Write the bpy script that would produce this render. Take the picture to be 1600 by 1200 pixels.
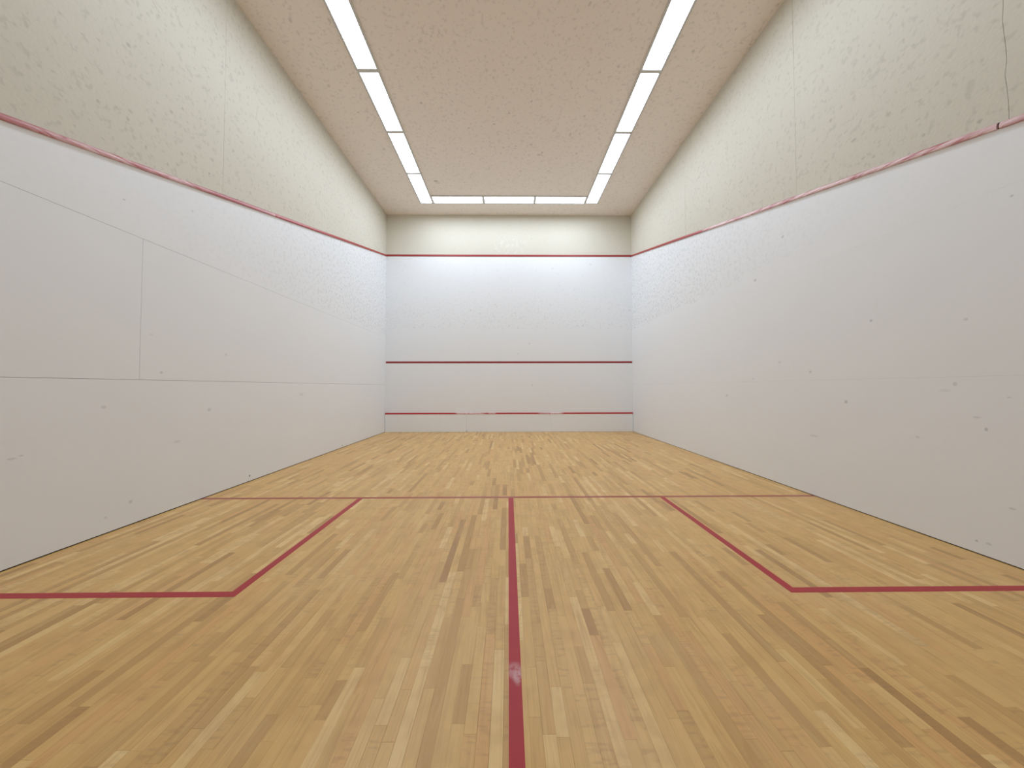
import bpy, bmesh, math, random
from mathutils import Matrix, Vector

random.seed(7)
for o in list(bpy.data.objects):
    bpy.data.objects.remove(o)
scene = bpy.context.scene
COL = scene.collection

# ------------------------------------------------------------------ camera
# court: x to the right, front wall at y = 0, back wall at y = -9.75, floor at z = 0
CAM = Vector((-0.0251, -9.0774, 1.1497))
FPX, PITCH, YAW, ROLL, PPY = 547.69, 0.0271, -0.0104, 0.0016, -9.79
ROT = (Matrix.Rotation(YAW, 3, 'Z') @ Matrix.Rotation(PITCH, 3, 'X') @ Matrix.Rotation(ROLL, 3, 'Y'))
cam_data = bpy.data.cameras.new('camera')
cam = bpy.data.objects.new('camera', cam_data)
COL.objects.link(cam)
cam_data.sensor_width = 36.0
cam_data.lens = FPX / 1600 * 36.0
cam_data.shift_y = PPY / 1600
cam_data.clip_start = 0.02
ex, ey, ez = ROT @ Vector((1, 0, 0)), ROT @ Vector((0, 1, 0)), ROT @ Vector((0, 0, 1))
cam.matrix_world = Matrix(((ex.x, ez.x, -ey.x, CAM.x), (ex.y, ez.y, -ey.y, CAM.y),
                           (ex.z, ez.z, -ey.z, CAM.z), (0, 0, 0, 1)))
scene.camera = cam

# ------------------------------------------------------------------ light and exposure
world = bpy.data.worlds.new('world')
scene.world = world
world.use_nodes = True
world.node_tree.nodes['Background'].inputs['Color'].default_value = (0.0, 0.0, 0.0, 1)
LAMP = 14.2                      # brightness of the troffer diffusers
scene.view_settings.view_transform = 'Standard'
scene.view_settings.look = 'None'
scene.view_settings.gamma = 1.0
scene.view_settings.use_curve_mapping = False
scene.view_settings.exposure = 0.05
scene.cycles.max_bounces = 8
scene.cycles.diffuse_bounces = 6
scene.cycles.glossy_bounces = 2

# ------------------------------------------------------------------ measures of the court
HW, LEN, HC = 3.2, 9.75, 5.664           # half width, length, ceiling height
Z_OUT0, Z_OUT1 = 4.589, 2.13             # out line at the front and at the back
Z_SERV, Z_TIN = 1.797, 0.473
D_SHORT, D_BOX = 5.38, 7.078


def z_out(y):
    return Z_OUT0 + (Z_OUT1 - Z_OUT0) * (-y) / LEN


def on_plane(px, py, axis, value):
    """the point where the sight line of a photo pixel meets a plane of the room"""
    r = ROT @ Vector(((px - 800) / FPX, 1, -(py - 600 - PPY) / FPX))
    return CAM + r * ((value - CAM[axis]) / r[axis])


# ------------------------------------------------------------------ mesh helpers
def tag(o, label=None, cat=None, group=None, kind=None):
    if label: o['label'] = label
    if cat: o['category'] = cat
    if group: o['group'] = group
    if kind: o['kind'] = kind
    return o


def wloc(o):
    p = Vector((0, 0, 0))
    while o is not None:
        p += o.location
        o = o.parent
    return p


def build(name, verts, faces, mat, parent=None, smooth=False, attrs=None):
    """one mesh object, its origin at the middle of its underside"""
    lo = Vector((min(v[i] for v in verts) for i in range(3)))
    hi = Vector((max(v[i] for v in verts) for i in range(3)))
    org = Vector(((lo.x + hi.x) / 2, (lo.y + hi.y) / 2, lo.z))
    me = bpy.data.meshes.new(name)
    me.from_pydata([tuple(Vector(v) - org) for v in verts], [], faces)
    bm = bmesh.new()
    bm.from_mesh(me)
    if not attrs:
        bmesh.ops.recalc_face_normals(bm, faces=bm.faces)
    bm.to_mesh(me)
    bm.free()
    for p in me.polygons:
        p.use_smooth = smooth
    if attrs:
        for an, vals in attrs.items():
            at = me.attributes.new(an, 'FLOAT', 'FACE')
            at.data.foreach_set('value', vals)
    me.materials.append(mat)
    o = bpy.data.objects.new(name, me)
    COL.objects.link(o)
    if parent is not None:
        o.parent = parent
        o.location = org - wloc(parent)
    else:
        o.location = org
    return o


def empty(name, loc):
    o = bpy.data.objects.new(name, None)
    o.location = loc
    o.empty_display_size = 0.1
    COL.objects.link(o)
    return o


def prism(poly, axis, a0, a1):
    """polygon in the two other axes (in x, y, z order) extruded along axis from a0 to a1"""
    n = len(poly)

    def p3(p, a):
        q = list(p)
        q.insert(axis, a)
        return tuple(q)
    v = [p3(p, a0) for p in poly] + [p3(p, a1) for p in poly]
    f = [tuple(range(n)), tuple(range(2 * n - 1, n - 1, -1))]
    f += [(i, (i + 1) % n, n + (i + 1) % n, n + i) for i in range(n)]
    return v, f


def box(x0, x1, y0, y1, z0, z1):
    return prism([(x0, y0), (x1, y0), (x1, y1), (x0, y1)], 2, z0, z1)


def merge(parts):
    V, F = [], []
    for v, f in parts:
        b = len(V)
        V += v
        F += [tuple(i + b for i in q) for q in f]
    return V, F


def clip(poly, a, b, c):
    """the part of a 2-D polygon where a*u + b*v >= c"""
    out = []
    for i, p in enumerate(poly):
        q = poly[(i + 1) % len(poly)]
        dp, dq = a * p[0] + b * p[1] - c, a * q[0] + b * q[1] - c
        if dp >= 0:
            out.append(p)
        if (dp > 0 > dq) or (dp < 0 < dq):
            t = dp / (dp - dq)
            out.append((p[0] + (q[0] - p[0]) * t, p[1] + (q[1] - p[1]) * t))
    return out


# ------------------------------------------------------------------ material helpers
class NT:
    def __init__(self, name):
        self.mat = bpy.data.materials.new(name)
        self.mat.use_nodes = True
        self.t = self.mat.node_tree
        self.bsdf = self.t.nodes['Principled BSDF']
        self.pos = self.n('ShaderNodeNewGeometry').outputs['Position']

    def n(self, kind, **kw):
        nd = self.t.nodes.new(kind)
        for k, v in kw.items():
            setattr(nd, k, v)
        return nd

    def put(self, sock, val):
        if isinstance(val, bpy.types.NodeSocket):
            self.t.links.new(val, sock)
        elif val is not None:
            sock.default_value = val

    def math(self, op, a, b=None, c=None, clamp=False):
        nd = self.n('ShaderNodeMath', operation=op, use_clamp=clamp)
        for i, v in enumerate((a, b, c)):
            self.put(nd.inputs[i], v)
        return nd.outputs[0]

    def vec(self, op, a, b=None):
        nd = self.n('ShaderNodeVectorMath', operation=op)
        self.put(nd.inputs[0], a)
        self.put(nd.inputs[1], b)
        return nd.outputs['Value'] if op in ('LENGTH', 'DISTANCE') else nd.outputs[0]

    def xyz(self, v):
        nd = self.n('ShaderNodeSeparateXYZ')
        self.put(nd.inputs[0], v)
        return nd.outputs

    def noise(self, vec, scale, detail=3.0, rough=0.55, dist=0.0):
        nd = self.n('ShaderNodeTexNoise')
        self.put(nd.inputs['Vector'], vec)
        nd.inputs['Scale'].default_value = scale
        nd.inputs['Detail'].default_value = detail
        nd.inputs['Roughness'].default_value = rough
        nd.inputs['Distortion'].default_value = dist
        return nd.outputs['Fac']

    def rng(self, v, a, b, c=0.0, d=1.0, smooth=True):
        nd = self.n('ShaderNodeMapRange')
        nd.interpolation_type = 'SMOOTHSTEP' if smooth else 'LINEAR'
        nd.clamp = True
        for i, q in enumerate((v, a, b, c, d)):
            self.put(nd.inputs[i], q)
        return nd.outputs[0]

    def mix(self, fac, a, b, mode='MIX'):
        nd = self.n('ShaderNodeMix', data_type='RGBA', blend_type=mode)
        self.put(nd.inputs[0], fac)
        for s, v in ((nd.inputs[6], a), (nd.inputs[7], b)):
            if isinstance(v, tuple):
                v = (*v, 1.0)
            self.put(s, v)
        return nd.outputs[2]

    def ramp(self, fac, stops):
        nd = self.n('ShaderNodeValToRGB')
        cr = nd.color_ramp
        while len(cr.elements) < len(stops):
            cr.elements.new(0.5)
        for e, (p, c) in zip(cr.elements, stops):
            e.position = p
            e.color = (*c, 1.0)
        self.put(nd.inputs[0], fac)
        return nd.outputs[0]

    def spots(self, scale, thr, rmax, soft, stretch=(1, 1, 1), warp=0.0):
        """scattered marks: only cells whose random number passes thr carry one"""
        p = self.vec('MULTIPLY', self.pos, stretch)
        if warp:
            if not hasattr(self, 'warp'):          # one noise bends all the marks of a material
                nz = self.n('ShaderNodeTexNoise')
                self.put(nz.inputs['Vector'], self.pos)
                nz.inputs['Scale'].default_value = 11.0
                nz.inputs['Detail'].default_value = 1.0
                self.warp = self.vec('SUBTRACT', nz.outputs['Color'], (0.5, 0.5, 0.5))
            d = self.warp
            p = self.vec('ADD', p, self.vec('MULTIPLY', d, (warp, warp, warp)))
        vo = self.n('ShaderNodeTexVoronoi')
        self.put(vo.inputs['Vector'], p)
        vo.inputs['Scale'].default_value = scale
        rgb = self.n('ShaderNodeSeparateColor')
        self.put(rgb.inputs[0], vo.outputs['Color'])
        r = self.rng(rgb.outputs[0], thr, 1.0, 0.0, rmax, smooth=False)
        m = self.math('DIVIDE', self.math('SUBTRACT', r, vo.outputs['Distance']), soft, clamp=True)
        return self.math('MULTIPLY', m, self.rng(rgb.outputs[1], 0.0, 1.0, 0.35, 1.0, smooth=False))

    def mark(self, p, r, soft=0.5):
        """one mark at point p with the radii r along x, y, z"""
        d = self.vec('SUBTRACT', self.pos, tuple(p))
        d = self.vec('MULTIPLY', d, tuple(1.0 / q for q in r))
        return self.rng(self.vec('LENGTH', d), 1.15, 1.0 - soft, 0.0, 1.0)

    def bump(self, height, strength, dist=0.01):
        nd = self.n('ShaderNodeBump')
        nd.inputs['Strength'].default_value = strength
        nd.inputs['Distance'].default_value = dist
        self.put(nd.inputs['Height'], height)
        self.put(self.bsdf.inputs['Normal'], nd.outputs[0])

    def out(self, color, rough, spec=0.5):
        if isinstance(color, tuple):
            color = (*color, 1.0)
        self.put(self.bsdf.inputs['Base Color'], color)
        self.put(self.bsdf.inputs['Roughness'], rough)
        self.put(self.bsdf.inputs['Specular IOR Level'], spec)
        return self.mat


def mat_white(name, side, marks=()):
    """white court paint, ball-marked and mottled high up near the front wall"""
    m = NT(name)
    s = m.xyz(m.pos)
    base = m.mix(m.noise(m.pos, 1.3, 2), (0.825, 0.845, 0.86), (0.855, 0.87, 0.885))
    # ball marks above the smooth lower boards, thickest towards the front wall
    low = {'left': 2.46, 'right': 2.60, 'front': 2.62}[side]
    zz = m.math('ADD', s[2], m.math('MULTIPLY', m.math('SUBTRACT', m.noise(m.pos, 4.0, 1), 0.5), 0.22) if side != 'left' else 0.0)
    up = m.rng(zz, low, low + 0.08)
    near = m.rng(s[1], -6.5, -0.6, 0.06, 1.0) if side != 'front' else m.rng(s[2], 2.7, 4.2, 0.32, 0.10)
    dens = m.math('MULTIPLY', up, near)
    fine = m.rng(m.noise(m.pos, 20, 1, 0.6), 0.5, 0.68)
    sp = m.spots(13, 0.30, 0.50, 0.22, warp=0.04)
    sp2 = m.spots(7, 0.72, 0.30, 0.12, warp=0.05)
    grime = m.math('MULTIPLY', dens, m.math('ADD', m.math('MULTIPLY', fine, 0.35), m.math('MULTIPLY', sp, 0.55), clamp=True))
    col = m.mix(m.math('MULTIPLY', grime, 1.0), base, (0.40, 0.39, 0.36))
    col = m.mix(m.math('MULTIPLY', m.math('MULTIPLY', sp2, m.math('ADD', up, 0.12)), 0.22), col, (0.40, 0.40, 0.38))
    # the scuffs seen one by one
    for p, r, k in marks:
        col = m.mix(m.math('MULTIPLY', m.mark(p, r), k), col, (0.10, 0.10, 0.10))
    return m.out(col, 0.55, 0.4)


def mat_beige(name, c0, c1, marks=(), residue=False, rate=1.0):
    """beige plaster with ball marks"""
    m = NT(name)
    col = m.mix(m.noise(m.pos, 0.9, 1), c0, c1)
    sp = m.spots(8.5, 0.55, 0.24, 0.12, stretch=(1, 1, 1.3), warp=0.05)
    sp2 = m.spots(4.2, 0.62, 0.16, 0.06, stretch=(1.5, 1, 1), warp=0.07)
    sp3 = m.rng(m.noise(m.pos, 22, 1, 0.6), 0.55, 0.72)
    dark = tuple(q * 0.48 for q in c0)
    col = m.mix(m.math('MULTIPLY', sp, 0.42 * rate), col, dark)
    col = m.mix(m.math('MULTIPLY', sp2, 0.45 * rate), col, dark)
    col = m.mix(m.math('MULTIPLY', sp3, 0.20 * rate), col, dark)
    if residue:                                     # whitish glue residue above the out line
        k = m.mark((0.02, 0.0, 4.83), (0.50, 1.0, 0.34), 0.45)
        k2 = m.rng(m.noise(m.vec('MULTIPLY', m.pos, (1.0, 1.0, 0.8)), 13, 2), 0.50, 0.62)
        col = m.mix(m.math('MULTIPLY', m.math('MULTIPLY', k, k2), 0.22), col, (0.84, 0.84, 0.82))
    for p, r, k in marks:
        col = m.mix(m.math('MULTIPLY', m.mark(p, r), k), col, (0.12, 0.11, 0.10))
    m.bump(m.noise(m.pos, 45, 0), 0.2, 0.004)
    return m.out(col, 0.75, 0.3)


def mat_red(name, c, rough=0.35, worn=0.0, axis=1, spec=0.5, patches=(), bump=0.0):
    m = NT(name)
    st = [14.0, 14.0, 14.0]
    st[axis] = 1.6
    v = m.vec('MULTIPLY', m.pos, tuple(st))
    col = m.mix(m.noise(m.pos, 3.0, 4), c, tuple(q * 1.25 for q in c))
    if worn:  # pale streaks of wear; on the wall trim they also paint in highlights
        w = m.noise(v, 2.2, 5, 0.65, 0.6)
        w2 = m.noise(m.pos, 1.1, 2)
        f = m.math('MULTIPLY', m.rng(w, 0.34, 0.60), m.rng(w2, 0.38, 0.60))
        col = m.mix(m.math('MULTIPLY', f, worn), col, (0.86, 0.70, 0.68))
    for p, r, k in patches:
        f = m.math('MULTIPLY', m.mark(p, r, 0.6), m.rng(m.noise(m.vec('MULTIPLY', m.pos, (14, 14, 60)), 2.0, 3), 0.30, 0.55))
        col = m.mix(m.math('MULTIPLY', f, k), col, (0.80, 0.62, 0.62))
    if bump:
        m.bump(m.noise(v, 6.0, 4), bump, 0.003)
    return m.out(col, rough, spec)


def mat_plain(name, c, rough=0.6, metal=0.0):
    m = NT(name)
    col = m.mix(m.noise(m.pos, 9, 3), tuple(q * 0.93 for q in c), c)
    m.bsdf.inputs['Metallic'].default_value = metal
    return m.out(col, rough)


def mat_wood():
    """maple strip flooring: 'tone' and 'seed' are random numbers of each plank"""
    m = NT('maple_strip')
    tone = m.n('ShaderNodeAttribute', attribute_name='tone').outputs['Fac']
    seed = m.n('ShaderNodeAttribute', attribute_name='seed').outputs['Fac']
    base = m.ramp(tone, [(0.0, (0.42, 0.225, 0.068)), (0.13, (0.53, 0.300, 0.094)), (0.36, (0.66, 0.395, 0.130)),
                         (0.62, (0.71, 0.440, 0.150)), (0.80, (0.68, 0.375, 0.128)), (0.90, (0.75, 0.490, 0.182)),
                         (1.0, (0.80, 0.555, 0.235))])
    base = m.mix(m.math('MULTIPLY', m.rng(m.noise(m.pos, 8.0, 2, 0.6), 0.42, 0.68), 0.36), base, (0.54, 0.310, 0.100))
    off = m.n('ShaderNodeCombineXYZ')
    m.put(off.inputs[0], m.math('MULTIPLY', seed, 37.0))
    m.put(off.inputs[1], m.math('MULTIPLY', seed, 91.0))
    m.put(off.inputs[2], m.math('MULTIPLY', seed, 17.0))
    p = m.vec('ADD', m.pos, off.outputs[0])
    g1 = m.noise(m.vec('MULTIPLY', p, (95, 3.0, 1)), 1.0, 3, 0.62)
    g2 = m.noise(m.vec('MULTIPLY', p, (26, 2.2, 1)), 1.0, 2, 0.6, 1.2)
    g3 = m.noise(m.vec('MULTIPLY', p, (14, 60, 1)), 1.0, 1, 0.5)      # flame across the grain
    col = m.mix(m.math('MULTIPLY', m.rng(g1, 0.45, 0.72), 0.26), base, (0.42, 0.22, 0.068))
    col = m.mix(m.math('MULTIPLY', m.rng(g2, 0.52, 0.74), 0.46), col, (0.48, 0.255, 0.080))
    col = m.mix(m.math('MULTIPLY', m.rng(g2, 0.46, 0.28), 0.28), col, (0.73, 0.49, 0.20))
    col = m.mix(m.math('MULTIPLY', m.math('MULTIPLY', m.rng(g3, 0.5, 0.7), m.rng(seed, 0.6, 0.8)), 0.22), col, (0.28, 0.15, 0.07))
    kn = m.spots(3.2, 0.86, 0.055, 0.02, stretch=(1.6, 1, 1))
    col = m.mix(m.math('MULTIPLY', kn, 0.75), col, (0.09, 0.045, 0.02))
    # worn, dusty patches where people play
    hz = m.rng(m.noise(m.pos, 1.5, 3, 0.6), 0.48, 0.70)
    col = m.mix(m.math('MULTIPLY', hz, 0.12), col, (0.72, 0.53, 0.33))
    rough = m.rng(hz, 0.0, 1.0, 0.36, 0.45)
    return m.out(col, rough, 0.45)


def mat_lamp():
    m = NT('lit_diffuser')
    m.out((0.9, 0.9, 0.9), 0.5)
    m.bsdf.inputs['Emission Color'].default_value = (0.86, 0.985, 1.155, 1)
    m.bsdf.inputs['Emission Strength'].default_value = LAMP
    return m.mat


# marks seen one by one in the photograph, turned into places on their wall
def wall_marks(side, lst):
    ax, val = {'left': (0, -HW), 'right': (0, HW), 'front': (1, 0.0), 'ceiling': (2, HC)}[side]
    out = []
    for px, py, w, h, k in lst:
        p = on_plane(px, py, ax, val)
        d = (p - CAM).dot(ey) / FPX                       # metres per pixel there
        c = abs((p - CAM).normalized()[ax])
        r = [0.05, 0.05, 0.05]
        if side in ('left', 'right'):
            r[1], r[2] = w * d / max(c, 0.25) * 0.8, h * d
        elif side == 'front':
            r[0], r[2] = w * d, h * d
        else:
            r[0], r[1] = w * d, h * d / max(c, 0.25)
        out.append((p, [q * 0.8 for q in r], k * 0.85))
    return out


ML = wall_marks('left', [(252, 582, 3, 3, .28), (162, 636, 5, 3.5, .22), (327, 640, 4, 4, .20), (277, 690, 8, 3, .14), (18, 717, 8, 2.5, .22),
                         (33, 712, 4, 2, .22), (204, 784, 3.5, 3.5, .28), (165, 809, 2.5, 3, .20), (390, 743.5, 1.7, 2.2, .95), (194, 312, 3, 2, .3),
                         (301, 330, 2, 3, .2), (353, 554, 3, 3, .16), (236, 523, 4, 3, .10), (471, 616, 5, 3, .14), (535, 696, 1.5, 1.5, .5)])
MR = wall_marks('right', [(1361, 501, 3, 3, .35), (1509, 499, 4, 3, .22), (1322, 628, 3, 3.5, .40), (1492, 600, 4, 4.5, .22), (1266, 581, 3, 3, .28),
                          (1272, 681, 9, 2.5, .16), (1541, 671, 3, 4, .40), (1526, 652, 7, 2.5, .18), (1434, 683, 4, 3, .18), (1582, 795, 6, 2.5, .25),
                          (1526, 845, 2.5, 2, .45), (1545, 850, 5, 2.5, .25), (1476, 610, 10, 3, .10), (1581, 306, 3, 2.5, .35), (1223, 370, 3, 2.5, .30),
                          (1180, 438, 3, 3, .30), (1136, 618, 3, 2.5, .22), (1177, 592, 3, 2.5, .14), (1218, 566, 4, 2, .2), (1577, 621, 4, 2, .18)])
MF = wall_marks('front', [(827, 537, 2, 2, .18), (774, 476, 2, 2, .2), (832, 602, 1.5, 2, .2), (809, 553, 2, 2, .14)])
MT = wall_marks('front', [(729.3, 673.5, 1.6, 1.6, .95)])
MC = wall_marks('ceiling', [(681, 283, 5, 2, .45), (684, 286, 4, 1.2, .25), (658, 161, 3, 2, .35), (830, 226, 3, 1.5, .35), (772, 194, 3, 1.5, .3),
                            (842, 242, 4, 2, .28), (891, 210, 3, 3, .25), (600, 233, 3, 2, .25), (901, 240, 3, 1.5, .25)])
MBR = wall_marks('right', [(1092, 277, 3, 2, .30), (1334, 219, 5, 3.5, .30), (1298, 188, 3, 4, .30), (1531, 189, 5, 4, .30), (1365, 245, 3, 3, .25),
                           (1349, 247, 4, 3, .22), (1443, 211, 3, 4, .28), (1387, 179, 5, 3, .20), (1437, 157, 4, 2, .25), (1250, 245, 4, 4, .18),
                           (1158, 284, 4, 2, .25), (1374, 221, 3, 3, .2), (1434, 187, 5, 2, .2), (1420, 240, 3, 3, .2)])
MBL = wall_marks('left', [(327, 271, 1.5, 2, .55), (228, 230, 2, 4, .32), (268, 175, 3, 4, .3), (246, 203, 3, 5, .2), (204, 174, 4, 4, .25),
                          (284, 240, 3, 4, .25), (332, 250, 3, 4, .22), (262, 257, 2, 4, .28), (200, 186, 3, 5, .2), (305, 245, 3, 4, .2)])

M_WHITE_L = mat_white('white_paint_left', 'left', ML)
M_WHITE_R = mat_white('white_paint_right', 'right', MR)
M_WHITE_F = mat_white('white_paint_front', 'front', MF)
M_TIN = mat_white('white_paint_tin', 'left', MT)
BE0, BE1 = (0.645, 0.612, 0.515), (0.68, 0.648, 0.552)
M_BEIGE_L = mat_beige('beige_plaster_left', BE0, BE1, MBL)
M_BEIGE_R = mat_beige('beige_plaster_right', BE0, BE1, MBR)
M_BEIGE_F = mat_beige('beige_plaster_front', BE0, BE1, (), residue=True, rate=0.45)
M_CEIL = mat_beige('tan_ceiling_plaster', (0.86, 0.795, 0.73), (0.88, 0.82, 0.76), MC, rate=1.15)
M_BACK = mat_plain('dark_backing', (0.10, 0.095, 0.085), 0.9)
M_CRACK = mat_plain('raw_plaster_edge', (0.30, 0.29, 0.25), 0.9)
M_JOINT = mat_plain('dark_joint', (0.05, 0.012, 0.012), 0.8)
M_RED_FLAT = mat_red('deep_red_line', (0.245, 0.012, 0.016), 0.5)
M_RED_OUT = mat_red('front_out_line_red', (0.30, 0.030, 0.030), 0.45)
M_RED_TRIM = mat_red('red_gloss_trim', (0.34, 0.030, 0.028), 0.30)
M_RED_WORN_GLINT = mat_red('worn_red_trim_painted_glints', (0.36, 0.075, 0.080), 0.30, worn=0.72, bump=0.25)  # pale streaks: worn paint plus lamp reflections put into the colour
M_TAPE = mat_red('red_floor_tape', (0.37, 0.026, 0.032), 0.42, spec=0.3, bump=0.05, patches=[((0, -7.625, 0), (0.04, 0.05, 1), 0.35), ((0.01, -7.66, 0), (0.02, 0.04, 1), 0.35)])
M_TAPE_OLD = mat_red('scuffed_red_tape', (0.33, 0.085, 0.055), 0.5, worn=0.12, axis=0, spec=0.3)
M_STRIP = mat_red('tin_strip_red', (0.42, 0.020, 0.025), 0.35, patches=[
    ((-1.25, 0, Z_TIN), (0.14, 1, 1), 0.95), ((-0.88, 0, Z_TIN), (0.30, 1, 1), 0.85), ((-0.45, 0, Z_TIN), (0.12, 1, 1), 0.7),
    ((0.95, 0, Z_TIN), (0.22, 1, 1), 0.6), ((1.20, 0, Z_TIN), (0.20, 1, 1), 0.95), ((-1.105, 0, Z_TIN), (0.03, 1, 1), 1.0)])
M_WOOD = mat_wood()
M_FRAME = mat_plain('grey_metal_frame', (0.62, 0.62, 0.60), 0.45)
M_LAMP = mat_lamp()

# ------------------------------------------------------------------ ceiling
ceil = build('ceiling', *box(-HW - 0.3, HW + 0.3, -LEN - 0.3, 0.3, HC, HC + 0.2), M_CEIL)
tag(ceil, 'tan plaster ceiling with ball marks above the court', 'ceiling', kind='structure')

# ------------------------------------------------------------------ walls
PT = 0.012                                   # thickness of the wall boards


def side_wall(s, name, label, white, beige, rows, beige_parts, gap_w, gap_b):
    x_in, x_bk, x_far = s * HW, s * (HW + PT), s * 3.5
    root = build(name, *prism([(-LEN, 0), (0.0, 0), (0.0, HC), (-LEN, HC)], 0, min(x_bk, x_far), max(x_bk, x_far)), M_BACK)
    tag(root, label, 'wall', kind='structure')
    sl = (Z_OUT0 - Z_OUT1) / LEN             # z_out(y) = Z_OUT0 + sl*y
    for y0, y1, z0, z1 in rows:              # white boards, cut off by the sloping out line
        g = gap_w / 2
        poly = [(y0 + g, z0 + g), (y1 - g, z0 + g), (y1 - g, z1 - g), (y0 + g, z1 - g)]
        poly = clip(poly, sl, -1, -Z_OUT0)
        if len(poly) > 2:
            build('panel', *prism(poly, 0, min(x_in, x_bk), max(x_in, x_bk)), white, root)
    for poly in beige_parts:
        poly = clip(poly, -sl, 1, Z_OUT0)
        if len(poly) > 2:
            build('panel', *prism(poly, 0, min(x_in, x_bk), max(x_in, x_bk)), beige, root)
    return root


def rect(y0, y1, z0, z1, g=0.0012):
    return [(y0 + g / 2, z0), (y1 - g / 2, z0), (y1 - g / 2, z1), (y0 + g / 2, z1)]


zb = 2.0
left_rows = [(-LEN, 0.0, 0.006, 1.219), (-LEN, -6.03, 1.219, 2.445), (-6.03, 0.0, 1.219, 2.445), (-LEN, 0.0, 2.445, 5.0)]
left_beige = [rect(-LEN, -5.20, zb, HC, 0.002), rect(-5.20, 0.0, zb, HC, 0.002)]
wl = side_wall(-1, 'wall_left', 'left side wall of white boards below a sloping red strip, beige above', M_WHITE_L, M_BEIGE_L,
               left_rows, left_beige, 0.0024, 0.0012)

right_rows = [(-LEN, 0.0, 0.006, 1.219), (-LEN, -6.06, 1.219, 2.445), (-6.06, 0.0, 1.219, 2.445), (-LEN, 0.0, 2.445, 5.0)]
# the beige plaster of the right wall: a jagged crack far back, short open joints further forward
zs = [2.0 + 0.09 * i for i in range(41)]
jag = [(-6.895 + random.uniform(-0.007, 0.007), min(z, HC)) for z in zs if z <= HC] + [(-6.895, HC)]
crack_back = [(-LEN, zb)] + [(y - 0.0012, z) for y, z in jag] + [(-LEN, HC)]
crack_front = [(-5.2520, zb), (-5.2520, HC)] + [(y + 0.0012, z) for y, z in reversed(jag)]
ZJ = 4.83
right_beige = [crack_back, crack_front,
               rect(-5.25, -2.07, ZJ, HC, 0.0030), rect(-2.07, 0.0, ZJ, HC, 0.0030),
               rect(-5.25, -4.476, zb, ZJ, 0.0005), rect(-4.476, -2.816, zb, ZJ, 0.0005), rect(-2.811, 0.0, zb, ZJ, 0.0)]
wr = side_wall(1, 'wall_right', 'right side wall of white boards below a sloping red strip, cracked beige plaster above',
               M_WHITE_R, M_BEIGE_R, right_rows, right_beige, 0.0006, 0.0012)

wf = build('wall_front', *box(-3.5, 3.5, PT, 0.3, 0, HC), M_BACK)
tag(wf, 'front wall of the court with three red lines across it', 'wall', kind='structure')
build('panel', *box(-HW, HW, 0, PT, Z_TIN - 0.02, Z_OUT0 - 0.0003), M_WHITE_F, wf)
build('panel', *box(-HW, HW, 0, PT, Z_OUT0 + 0.0003, HC), M_BEIGE_F, wf)

wb = build('wall_back', *box(-3.5, 3.5, -LEN - 0.3, -LEN, 0, HC), M_WHITE_F)
tag(wb, 'plain white back wall behind the camera', 'wall', kind='structure')

# ------------------------------------------------------------------ floor of maple strips
floor = build('floor', *box(-3.5, 3.5, -LEN - 0.3, 0.3, -0.12, -0.018), M_BACK)
tag(floor, 'maple strip floor of the court, boards running towards the front wall', 'floor', kind='structure')

NS = 146
PW = 2 * HW / NS
planks = []
for i in range(NS):
    x0 = -HW + i * PW
    y = -LEN - random.uniform(0, 0.8)
    while y < 0:
        ln = random.choice((0.18, 0.24, 0.30, 0.38, 0.46, 0.56, 0.68, 0.90)) * random.uniform(0.9, 1.1)
        a, b = max(y, -LEN), min(y + ln, 0.0)
        if -b < 0.12:
            b = 0.0
            ln = 99
        if b - a > 0.05:
            planks.append((x0, x0 + PW, a, b))
        y += ln


def px_area(pl):
    """how large a plank shows in the frame"""
    x0, x1, a, b = pl
    pts = []
    for x, y in ((x0, a), (x1, a), (x1, b), (x0, b)):
        d = Vector((x, max(y, -8.3), 0)) - CAM
        q = ROT.transposed() @ d
        if q.y < 0.1:
            return 0
        pts.append((min(max(800 + FPX * q.x / q.y, 0), 1600), min(max(600 + PPY - FPX * q.z / q.y, 0), 1200)))
    return abs(sum(pts[i][0] * pts[(i + 1) % 4][1] - pts[(i + 1) % 4][0] * pts[i][1] for i in range(4))) / 2


def tone():
    r = random.random()
    if r < 0.07: return random.uniform(0.0, 0.13)
    if r < 0.25: return random.uniform(0.13, 0.36)
    if r < 0.78: return random.uniform(0.36, 0.72)
    if r < 0.88: return random.uniform(0.76, 0.83)
    return random.uniform(0.86, 1.0)


def plank_mesh(x0, x1, a, b):
    g, c = random.choice((0.00005, 0.00005, 0.0001, 0.0003)), 0.0002
    dz = random.uniform(-0.00012, 0.0)
    x0, x1, a, b = x0 + g, x1 - g, a + g, b - g
    lo = [(x0, a, -0.018), (x1, a, -0.018), (x1, b, -0.018), (x0, b, -0.018)]
    md = [(x, y, dz - c) for x, y, _ in lo]
    tp = [(x0 + c, a + c, dz), (x1 - c, a + c, dz), (x1 - c, b - c, dz), (x0 + c, b - c, dz)]
    f = [(8, 9, 10, 11)]
    for k in range(4):
        j = (k + 1) % 4
        f += [(k, j, 4 + j, 4 + k), (4 + k, 4 + j, 8 + j, 8 + k)]
    return lo + md + tp, f


planks.sort(key=px_area, reverse=True)
rest, rt, rs = [], [], []
for k, pl in enumerate(planks):
    v, f = plank_mesh(*pl)
    t, sd = tone(), random.random()
    if k < 300:
        build('plank', v, f, M_WOOD, floor, attrs={'tone': [t] * len(f), 'seed': [sd] * len(f)})
    else:
        rest.append((v, f))
        rt += [t] * len(f)
        rs += [sd] * len(f)
o = build('planks', *merge(rest), M_WOOD, floor, attrs={'tone': rt, 'seed': rs})
o['kind'] = 'stuff'

# ------------------------------------------------------------------ red out-line strips on the walls
TH = 0.046                                   # height of the out-line strip


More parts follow.
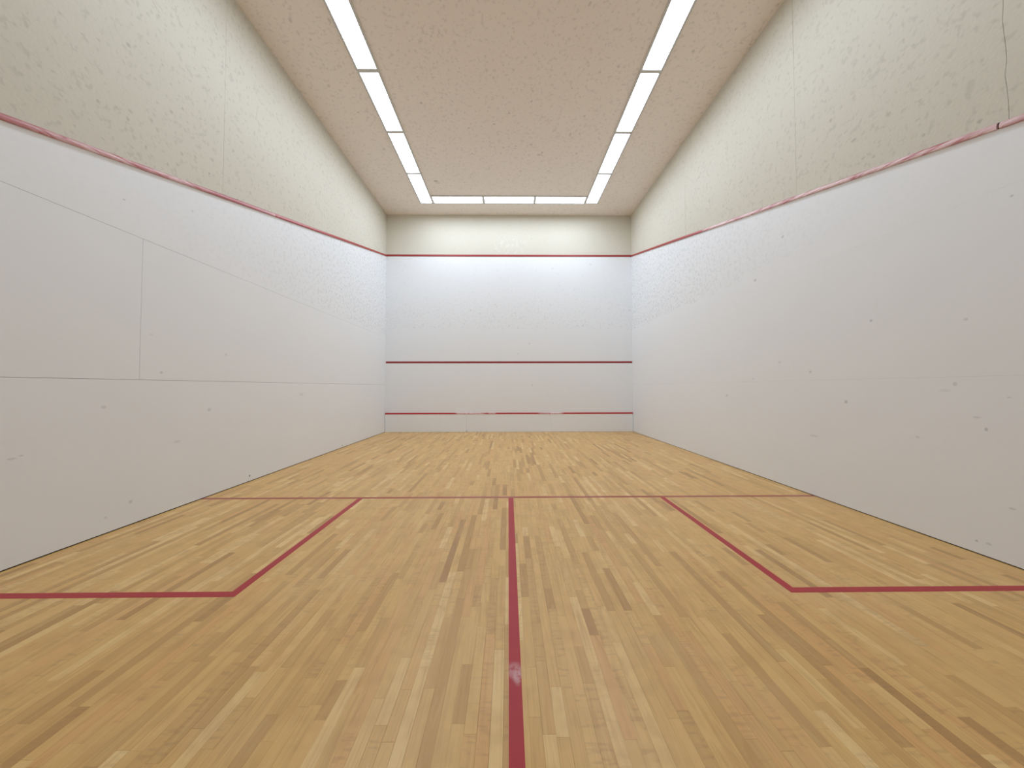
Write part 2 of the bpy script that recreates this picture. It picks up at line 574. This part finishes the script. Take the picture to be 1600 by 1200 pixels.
def side_trim(s, y0, y1, mat, parent, depth=0.017):
    """a rounded strip that follows the sloping out line from y0 to y1"""
    h = TH / 2
    prof = [(0.0, h), (depth * 0.35, h * 0.86), (depth * 0.75, h * 0.45), (depth * 0.97, -h * 0.1), (depth, -h * 0.62),
            (depth * 0.9, -h * 0.95), (0.0, -h)]
    V, F = [], []
    n = len(prof)
    segs = max(2, int((y1 - y0) / 0.35))
    for k in range(segs + 1):
        y = y0 + (y1 - y0) * k / segs
        for d, z in prof:
            V.append((s * (HW - d), y, z_out(y) + z))
    for k in range(segs):
        for i in range(n):
            j = (i + 1) % n
            F.append((k * n + i, k * n + j, (k + 1) * n + j, (k + 1) * n + i))
    F += [tuple(range(n)), tuple(range(segs * n, segs * n + n))]
    return build('strip', V, F, mat, parent, smooth=False)


for s, nm, lab, cuts in ((-1, 'trim_1', 'worn red out-line strip with painted-on highlights sloping down the left wall',
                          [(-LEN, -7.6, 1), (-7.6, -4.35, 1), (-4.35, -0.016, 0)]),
                         (1, 'trim_2', 'worn red out-line strip with painted-on highlights sloping down the right wall, jointed near the crack',
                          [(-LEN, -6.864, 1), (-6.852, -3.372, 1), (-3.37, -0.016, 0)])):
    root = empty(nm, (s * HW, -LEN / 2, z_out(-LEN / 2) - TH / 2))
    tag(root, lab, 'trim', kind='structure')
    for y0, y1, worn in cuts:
        side_trim(s, y0, y1, M_RED_WORN_GLINT if worn else M_RED_TRIM, root)
    if s > 0:                                 # the open joint, dark inside
        zc = z_out(-6.858)
        j = build('joint', *prism([(-6.8645, zc - TH / 2 + 0.002), (-6.8515, zc - TH / 2 + 0.004), (-6.8515, zc + TH / 2 - 0.003), (-6.8645, zc + TH / 2 - 0.004)],
                                  0, HW - 0.006, HW - 0.0002), M_JOINT, root)
        j['label'] = 'dark open joint'
t3 = build('trim_3', *box(-HW + 0.001, HW - 0.001, -0.010, 0.0, Z_OUT0 - TH / 2, Z_OUT0 + TH / 2), M_RED_OUT)
tag(t3, 'dark red out-line strip straight across the front wall below the beige', 'trim', kind='structure')

sv = build('service_line', *box(-HW + 0.012, HW - 0.002, -0.002, 0.0, Z_SERV - 0.024, Z_SERV + 0.024), M_RED_FLAT)
tag(sv, 'deep red service line across the middle of the white front wall', 'court line')

# ------------------------------------------------------------------ the tin at the foot of the front wall
tin = empty('tin', (0, -0.011, 0))
tag(tin, 'low white tin board with a bright red top strip along the front wall', 'tin board')
for xa, xb in ((-HW + 0.008, -1.105), (-1.102, 1.059), (1.061, HW - 0.006)):
    build('panel', *box(xa, xb, -0.022, -0.0005, 0.003, Z_TIN - 0.016), M_TIN, tin)
b = build('top_strip', *prism([(-0.0005, Z_TIN - 0.016), (-0.024, Z_TIN - 0.016), (-0.028, Z_TIN - 0.008), (-0.028, Z_TIN + 0.010), (-0.020, Z_TIN + 0.019),
                               (-0.0005, Z_TIN + 0.024)], 0, -HW + 0.008, HW - 0.006), M_STRIP, tin)
b['label'] = 'bright red strip scuffed pale in two places'

# ------------------------------------------------------------------ red tape on the floor
TZ = 0.0007


def tape(name, poly, mat, label):
    o = build(name, *prism(poly, 2, 0.0, TZ), mat)
    return tag(o, label, 'court line')


LWD = 0.025
tape('short_line', [(-HW + 0.004, -D_SHORT - LWD), (HW - 0.004, -D_SHORT - LWD), (HW - 0.004, -D_SHORT + LWD), (-HW + 0.004, -D_SHORT + LWD)],
     M_TAPE_OLD, 'dull red line across the wooden floor from wall to wall')
tape('half_court_line', [(-LWD, -LEN + 0.01), (LWD, -LEN + 0.01), (LWD, -D_SHORT - LWD), (-LWD, -D_SHORT - LWD)],
     M_TAPE, 'straight red line down the middle of the wooden floor')
for s, bx, side in ((-1, 1.558, 'left'), (1, 1.579, 'right')):
    X = lambda q: s * q
    poly = [(X(bx - LWD), -D_SHORT - LWD), (X(bx - LWD), -D_BOX - LWD), (X(HW - 0.004), -D_BOX - LWD), (X(HW - 0.004), -D_BOX + LWD),
            (X(bx + LWD), -D_BOX + LWD), (X(bx + LWD), -D_SHORT - LWD)]
    tape('service_box_line', poly, M_TAPE, 'angled red line of the service box against the %s wall' % side)

# ------------------------------------------------------------------ ceiling lights
FB = 0.030                                   # visible frame border


def light(x0, x1, y0, y1, label, group):
    root = empty('ceiling_light', ((x0 + x1) / 2, (y0 + y1) / 2, HC))
    tag(root, label, 'ceiling light', group)
    z0, z1 = HC - 0.018, HC
    build('frame', *merge([box(x0, x1, y0, y0 + FB, z0, z1), box(x0, x1, y1 - FB, y1, z0, z1),
                           box(x0, x0 + FB, y0 + FB, y1 - FB, z0, z1), box(x1 - FB, x1, y0 + FB, y1 - FB, z0, z1)]), M_FRAME, root)
    d = build('diffuser', *box(x0 + FB, x1 - FB, y0 + FB, y1 - FB, HC - 0.006, HC - 0.001), M_FRAME, root)
    d.data.materials.append(M_LAMP)
    for p in d.data.polygons:                 # only the underside of the lens gives light
        p.material_index = 1 if p.normal.z < -0.9 else 0


NTH = ['first', 'second', 'third', 'fourth', 'fifth', 'sixth', 'seventh']
N_ROW = 6
for s, side in ((-1, 'left'), (1, 'right')):
    xa, xb = sorted((s * 1.852, s * 2.176))
    for k in range(N_ROW):
        y1 = -0.598 - 1.2 * k - (0.02 if s > 0 else 0)
        light(xa, xb, y1 - 1.199, y1, '%s lit ceiling panel from the front wall in the %s row' % (NTH[k], side),
              'ceiling lights in the %s row' % side)
for k, nm in enumerate(('left', 'middle', 'right')):
    xa = -1.851 + 1.2343 * k
    light(xa, xa + 1.2335, -0.932, -0.600, '%s of the three lit ceiling panels along the front wall' % nm, 'ceiling lights along the front wall')
